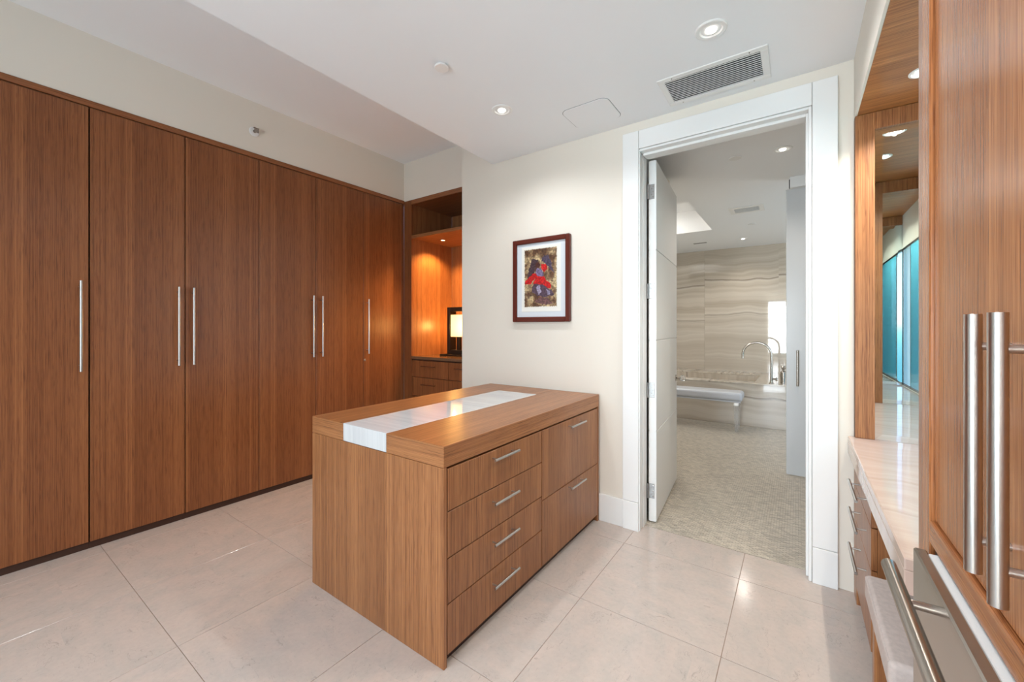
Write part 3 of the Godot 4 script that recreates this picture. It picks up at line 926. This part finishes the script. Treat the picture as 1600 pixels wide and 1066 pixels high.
func tall_cabinet():
	var X := 0.23; var D := 0.238
	var o := thing("tall_cabinet", P(0.54, 0, 0.6), "tall wood cabinet over the steel fridge drawers with long vertical pulls", "cabinet")
	part("stile", bx(X, 0.855, 0, 2.649, 1.22, 1.315, 0.002), M.wood_gloss, o)
	part("rail", bx(X, 0.3, 0.862, 0.908, -0.6, 1.22, 0.002, 2), M.wood_gloss, o)
	part("carcass", bx(D + 0.021, 0.855, 0.874, 2.649, -0.6, 1.22, 0.0), M.wood_dark, o)
	var gap := 0.80
	for q in [[gap + 0.0015, 1.2185, 0.844], [0.38, gap - 0.0015, 0.757]]:
		var d := part("door", bx(D, D + 0.02, 0.911, 2.64, q[0], q[1], 0.002), M.wood_gloss, o)
		bar_pull(P(0.203, 0.975, q[2]), P(0.203, 1.338, q[2]), 0.0092, Vector3.RIGHT, 0.035, 0.045, d, M.steel)
	for q in [[-0.04, 0.377], [-0.46, -0.043]]:
		part("door", bx(D, D + 0.02, 0.911, 2.64, q[0], q[1], 0.002), M.wood_gloss, o)
	o = thing("fridge_drawer", P(0.5, 0, 0.75), "stainless steel fridge drawer below the tall cabinet with a long bar handle", "refrigerator")
	part("body", bx(0.2375, 0.85, 0.05, 0.850, 0.30, 1.215, 0.002), M.black, o)
	part("gasket", bx(0.2206, 0.2372, 0.06, 0.853, 0.32, 1.18, 0.002), M.white_matte, o)
	part("front", bx(0.20, 0.2203, 0.46, 0.856, 0.30, 1.19, 0.003, 2), M.steel_dark, o)
	part("front", bx(0.20, 0.2203, 0.06, 0.454, 0.30, 1.19, 0.003, 2), M.steel_dark, o)
	bar_pull(P(0.158, 0.818, 0.36), P(0.158, 0.818, 1.16), 0.0128, Vector3.RIGHT, 0.043, 0.14, o, M.steel_dark)
	bar_pull(P(0.158, 0.41, 0.36), P(0.158, 0.41, 1.16), 0.0128, Vector3.RIGHT, 0.043, 0.14, o, M.steel_dark)
	part("toe_kick", bx(0.26, 0.85, 0, 0.05, 0.30, 1.215, 0.0), M.black, o)

# ---------------------------------------------------------------- bathroom
func bathroom():
	var W := -2.2; var E := 2.2; var F := 7.75
	var b := bx(W, E, -0.12, -0.004, 2.72, F, 0.0)
	var fl := thing("floor_bathroom", P(0, 0, 5), "pale stone mosaic floor of the bathroom", "floor", "", "structure")
	part("bed", b, plain(Color8(196, 186, 172), 0.7), fl)
	# mosaic: thousands of small stones
	var mm := MultiMesh.new()
	mm.transform_format = MultiMesh.TRANSFORM_3D
	mm.use_colors = true
	var sb := MB.new()
	sb.box(Vector3(-0.0142, -0.004, -0.0062), Vector3(0.0142, 0.0, 0.0062), 0.0005)
	mm.mesh = sb.mesh(Vector3.ZERO)
	var xs0 := -1.75; var xs1 := 0.35
	var rows := int((6.23 - 2.722) / 0.0135); var cols := int((xs1 - xs0) / 0.03)
	mm.instance_count = rows * cols
	rng.seed = 5
	var nz := noise(17, 0.9, 3)
	for r in rows:
		for c in cols:
			var x := xs0 + (c + (0.5 if r % 2 else 0.0)) * 0.03
			var f := 2.729 + r * 0.0135
			mm.set_instance_transform(r * cols + c, Transform3D(Basis(), P(x, rng.randf() * 0.0008, f)))
			var k := 0.78 + 0.36 * rng.randf() + 0.08 * nz.get_noise_2d(x * 3.0, f * 14.0)
			if rng.randf() < 0.12: k *= 0.9
			mm.set_instance_color(r * cols + c, Color(0.52 * k, 0.455 * k, 0.37 * k).clamp())
	var mi := MultiMeshInstance3D.new()
	mi.name = "mosaic_stones"
	mi.multimesh = mm
	mi.material_override = M.mosaic
	mi.position = -fl.position
	mi.set_meta("kind", "stuff")
	fl.add_child(mi, true)
	# ceiling with a raised cove on the left
	var c0 := 4.62; var c1 := 6.12; var cx := -0.955
	b = bx(W, E, CH, 3.2, 2.78, c0, 0.0)
	b.box(P(cx, CH, c0), P(E, 3.2, c1), 0.0)
	b.box(P(W, CH, c1), P(E, 3.2, F), 0.0)
	b.box(P(W, 2.95, c0), P(cx, 3.2, c1), 0.0)
	struct("ceiling_bathroom", b, M.ceil, "white bathroom ceiling with a raised rectangular recess", "ceiling")
	var cl := thing("cove_light", P(-1.9, 2.9, 5.37), "glowing light strip hidden inside the bathroom ceiling recess", "light strip")
	part("diffuser", bx(-2.15, -1.65, 2.925, 2.95, 4.7, 6.04, 0.004), M.cove, cl)
	area(P(-1.9, 2.92, 5.37), Vector3.DOWN, 1.3, 0.46, 2.0, Color(1, 0.99, 0.97))
	# far wall of tall onyx slabs
	var wl := thing("wall_far", P(0, 0, F), "bathroom end wall clad in banded onyx slabs", "wall", "", "structure")
	part("backing", bx(W, E, 0, 3.2, F + 0.02, F + 0.15, 0.0), M.wall, wl)
	var e := [W, -1.329, 0.1, E]
	for i in 3: part("slab", bx(e[i] + 0.0008, e[i + 1] - 0.0008, 0.3, 2.652, F, F + 0.02, 0.001, 1), M.onyx, wl)
	b = bx(W - 0.1, W, 0, 3.2, 2.78, F + 0.1, 0.0)
	b.box(P(W, 0, 3.76), P(-0.955, CH, 3.86), 0.0)
	struct("wall_bath_left", b, M.wall, "left wall of the bathroom", "wall")
	b = bx(0.9, 1.0, 0, 3.2, 2.78, 4.36, 0.0)
	b.box(P(E, 0, 4.36), P(E + 0.1, 3.2, F + 0.1), 0.0)
	struct("wall_bath_right", b, M.wall, "right wall of the bathroom", "wall")
	# sliding frosted door and its track
	var o := thing("door_2", P(0.36, 0, 4.39), "white frosted sliding door panel with a vertical steel pull", "door", "", "structure")
	part("panel", bx(-0.081, 0.86, 0.006, 2.545, 4.38, 4.392, 0.002), M.frosted, o)
	part("edge_strip", bx(-0.085, -0.0812, 0.006, 2.545, 4.379, 4.393, 0.0005), M.glass, o)
	bar_pull(P(0.0, 0.80, 4.34), P(0.0, 1.115, 4.34), 0.009, Vector3.FORWARD, 0.04, 0.045, o, M.steel_dark)
	bar_pull(P(0.0, 0.80, 4.43), P(0.0, 1.115, 4.43), 0.009, Vector3.BACK, 0.04, 0.045, o, M.steel_dark)
	o = thing("trim_3", P(0.4, 2.55, 4.4), "white sliding door track box under the bathroom ceiling", "door track", "", "structure")
	part("track_box", bx(-0.055, 0.9, 2.552, 2.649, 4.36, 4.44, 0.001), M.white_matte, o)
	part("end_cap", bx(-0.062, -0.0555, 2.556, 2.63, 4.37, 4.41, 0.001), M.black, o)
	# tub with stone surround
	var T := 0.575
	o = thing("bathtub", P(-1.0, 0, 6.9), "onyx-clad bathtub deck along the bathroom's far wall", "bathtub")
	part("front_panel", bx(W + 0.01, 0.9, 0, T - 0.02, 6.23, 6.27, 0.002, 1), M.onyx, o)
	b = bx(W + 0.01, 0.9, T - 0.02, T, 6.225, 6.42, 0.003, 0)
	b.box(P(W + 0.01, T - 0.02, 7.35), P(0.9, T, 7.749), 0.003)
	b.box(P(-0.47, T - 0.02, 6.42), P(0.9, T, 7.35), 0.0)
	part("deck", b, M.onyx, o)
	b = bx(W + 0.02, -0.47, 0.36, 0.40, 6.42, 7.35, 0.0, 0)
	b.box(P(-0.47, 0.1, 6.42), P(-0.44, T - 0.02, 7.35), 0.0)
	b.box(P(W + 0.02, 0.1, 7.35), P(-0.47, T - 0.02, 7.38), 0.0)
	b.box(P(W + 0.02, 0.1, 6.39), P(-0.47, T - 0.02, 6.42), 0.0)
	part("basin", b, M.onyx, o)
	# tub filler
	o = thing("tub_faucet", P(-0.28, T, 6.34), "tall arched polished steel tub faucet on the onyx deck", "faucet")
	var pts := [P(-0.28, T, 6.34), P(-0.28, 0.94, 6.34)]
	for k in 17:
		var a := PI * k / 16.0
		pts.append(P(-0.445 + 0.165 * cos(a), 0.945 + 0.165 * sin(a), 6.34))
	pts.append(P(-0.61, 0.89, 6.34))
	b = mb()
	b.tube(pts, 0.015, 16)
	part("spout", b, M.chrome, o)
	b = mb()
	b.lathe(P(-0.28, T, 6.34), Vector3.UP, [Vector2(0.032, 0), Vector2(0.032, 0.006), Vector2(0.018, 0.012), Vector2(0.018, 0.04), Vector2(0.012, 0.045)], 24)
	part("base", b, M.chrome, o)
	b = mb()
	b.tube([P(-0.28, T + 0.06, 6.34), P(-0.23, T + 0.06, 6.33)], 0.011, 12)
	b.lathe(P(-0.225, T + 0.06, 6.33), Vector3.RIGHT, [Vector2(0.018, -0.012), Vector2(0.024, 0), Vector2(0.018, 0.012), Vector2(0, 0.012)], 16)
	part("lever", b, M.chrome, o)
	o = thing("hand_shower", P(-0.15, T, 6.42), "short steel hand shower post beside the arched tub faucet", "hand shower")
	b = mb()
	b.lathe(P(-0.15, T, 6.42), Vector3.UP, [Vector2(0.036, 0), Vector2(0.036, 0.15), Vector2(0.03, 0.16), Vector2(0.012, 0.17), Vector2(0.012, 0.18)], 24)
	part("post", b, M.steel_dark, o)
	b = mb()
	b.lathe(P(-0.15, T + 0.18, 6.42), Vector3.UP, [Vector2(0.012, 0), Vector2(0.026, 0.012), Vector2(0.03, 0.035), Vector2(0.02, 0.055), Vector2(0, 0.06)], 20)
	part("head", b, M.chrome, o)
	# bench
	o = thing("bench", P(-1.1, 0, 5.86), "bench with a pale blue-grey cushion on clear acrylic legs before the tub", "bench")
	b = mb(0)
	cushion(b, P(-1.62, 0.395, 5.72), P(-0.56, 0.5, 6.02), 0.035)
	part("cushion", b, M.vinyl, o)
	part("seat_frame", bx(-1.6, -0.58, 0.375, 0.395, 5.74, 6.0, 0.003, 0), M.vinyl, o)
	for q in [[-0.625, 5.79], [-0.625, 5.95], [-1.555, 5.79], [-1.555, 5.95]]:
		b = mb()
		var c := P(q[0], 0, q[1])
		var top := 0.03; var bot := 0.016
		for k in 4:
			var a := PI / 4 + k * PI / 2; var a2 := a + PI / 2
			var d0 := Vector3(cos(a), 0, sin(a)) * 1.414; var d1 := Vector3(cos(a2), 0, sin(a2)) * 1.414
			b.quad(c + d0 * bot, c + d1 * bot, c + d1 * top + Vector3(0, 0.33, 0), c + d0 * top + Vector3(0, 0.33, 0), ((d0 + d1) / 2).normalized())
			b.tri(c, c + d0 * bot, c + d1 * bot, Vector3.DOWN, Vector3.DOWN, Vector3.DOWN)
			b.tri(c + Vector3(0, 0.33, 0), c + d0 * top + Vector3(0, 0.33, 0), c + d1 * top + Vector3(0, 0.33, 0), Vector3.UP, Vector3.UP, Vector3.UP)
		var lg := part("leg", b, M.acrylic, o)
		part("bracket", bx(q[0] - 0.028, q[0] + 0.028, 0.33, 0.375, q[1] - 0.028, q[1] + 0.028, 0.002), M.steel, lg)
	# ceiling fittings
	downlight("bath_downlight", P(-0.09, CH, 3.649), 0.062, "round recessed downlight on the bathroom ceiling nearest the doorway", "", M.bulb)
	downlight("bath_downlight", P(-0.67, CH, 7.008), 0.062, "round recessed downlight on the bathroom ceiling close to the onyx wall", "", M.bulb)
	spot(P(-0.09, CH - 0.02, 3.649), 0.6, 72, Color(1, 0.97, 0.93))
	spot(P(-0.67, CH - 0.02, 7.008), 0.6, 72, Color(1, 0.97, 0.93))
	for q in [[P(-0.4, CH, 3.628), "round flush white disc on the bathroom ceiling beside the nearer downlight"], [P(-0.48, CH, 6.073), "round flush white disc on the bathroom ceiling beyond the air vent"]]:
		b = mb()
		b.lathe(q[0], Vector3.DOWN, [Vector2(0.045, -0.001), Vector2(0.045, 0.004), Vector2(0.04, 0.006), Vector2(0, 0.006)], 32)
		single("ceiling_disc", b, M.white_matte, q[0], q[1], "sprinkler cover")
	b = bx(-1.36, -1.17, CH - 0.004, CH + 0.001, 6.96, 7.02, 0.001)
	single("slot_diffuser", b, M.line, P(-1.263, CH, 6.99), "narrow grey slot diffuser on the bathroom ceiling near the onyx wall", "air vent")
	o = thing("bath_vent", P(-0.465, CH, 5.28), "small white air vent with dark slots on the bathroom ceiling", "air vent")
	b = bx(-0.64, -0.30, CH - 0.006, CH + 0.001, 5.14, 5.19, 0.002)
	b.box(P(-0.64, CH - 0.006, 5.38), P(-0.30, CH + 0.001, 5.43), 0.002)
	b.box(P(-0.64, CH - 0.006, 5.19), P(-0.59, CH + 0.001, 5.38), 0.002)
	b.box(P(-0.35, CH - 0.006, 5.19), P(-0.30, CH + 0.001, 5.38), 0.002)
	part("frame", b, M.white, o)
	part("throat", bx(-0.59, -0.35, CH - 0.001, CH + 0.001, 5.19, 5.38, 0.0), M.grille, o)
	for k in 6: part("slat", bx(-0.59, -0.35, CH - 0.006, CH - 0.0012, 5.198 + k * 0.031, 5.209 + k * 0.031, 0.001), M.white_matte, o)
	# daylight from the bathroom's own window, out of view on the right
	area(Vector3(2.1, 1.5, -6.0), Vector3(-1, 0, 0.0), 2.0, 1.8, 2.6, Color(0.95, 0.98, 1.0))

func _ready():
	rng.seed = 1
	setup()
	materials()
	rng.seed = 2
	room()
	door_leaf()
	wardrobes()
	niche()
	island()
	fittings()
	vanity()
	tall_cabinet()
	bathroom()
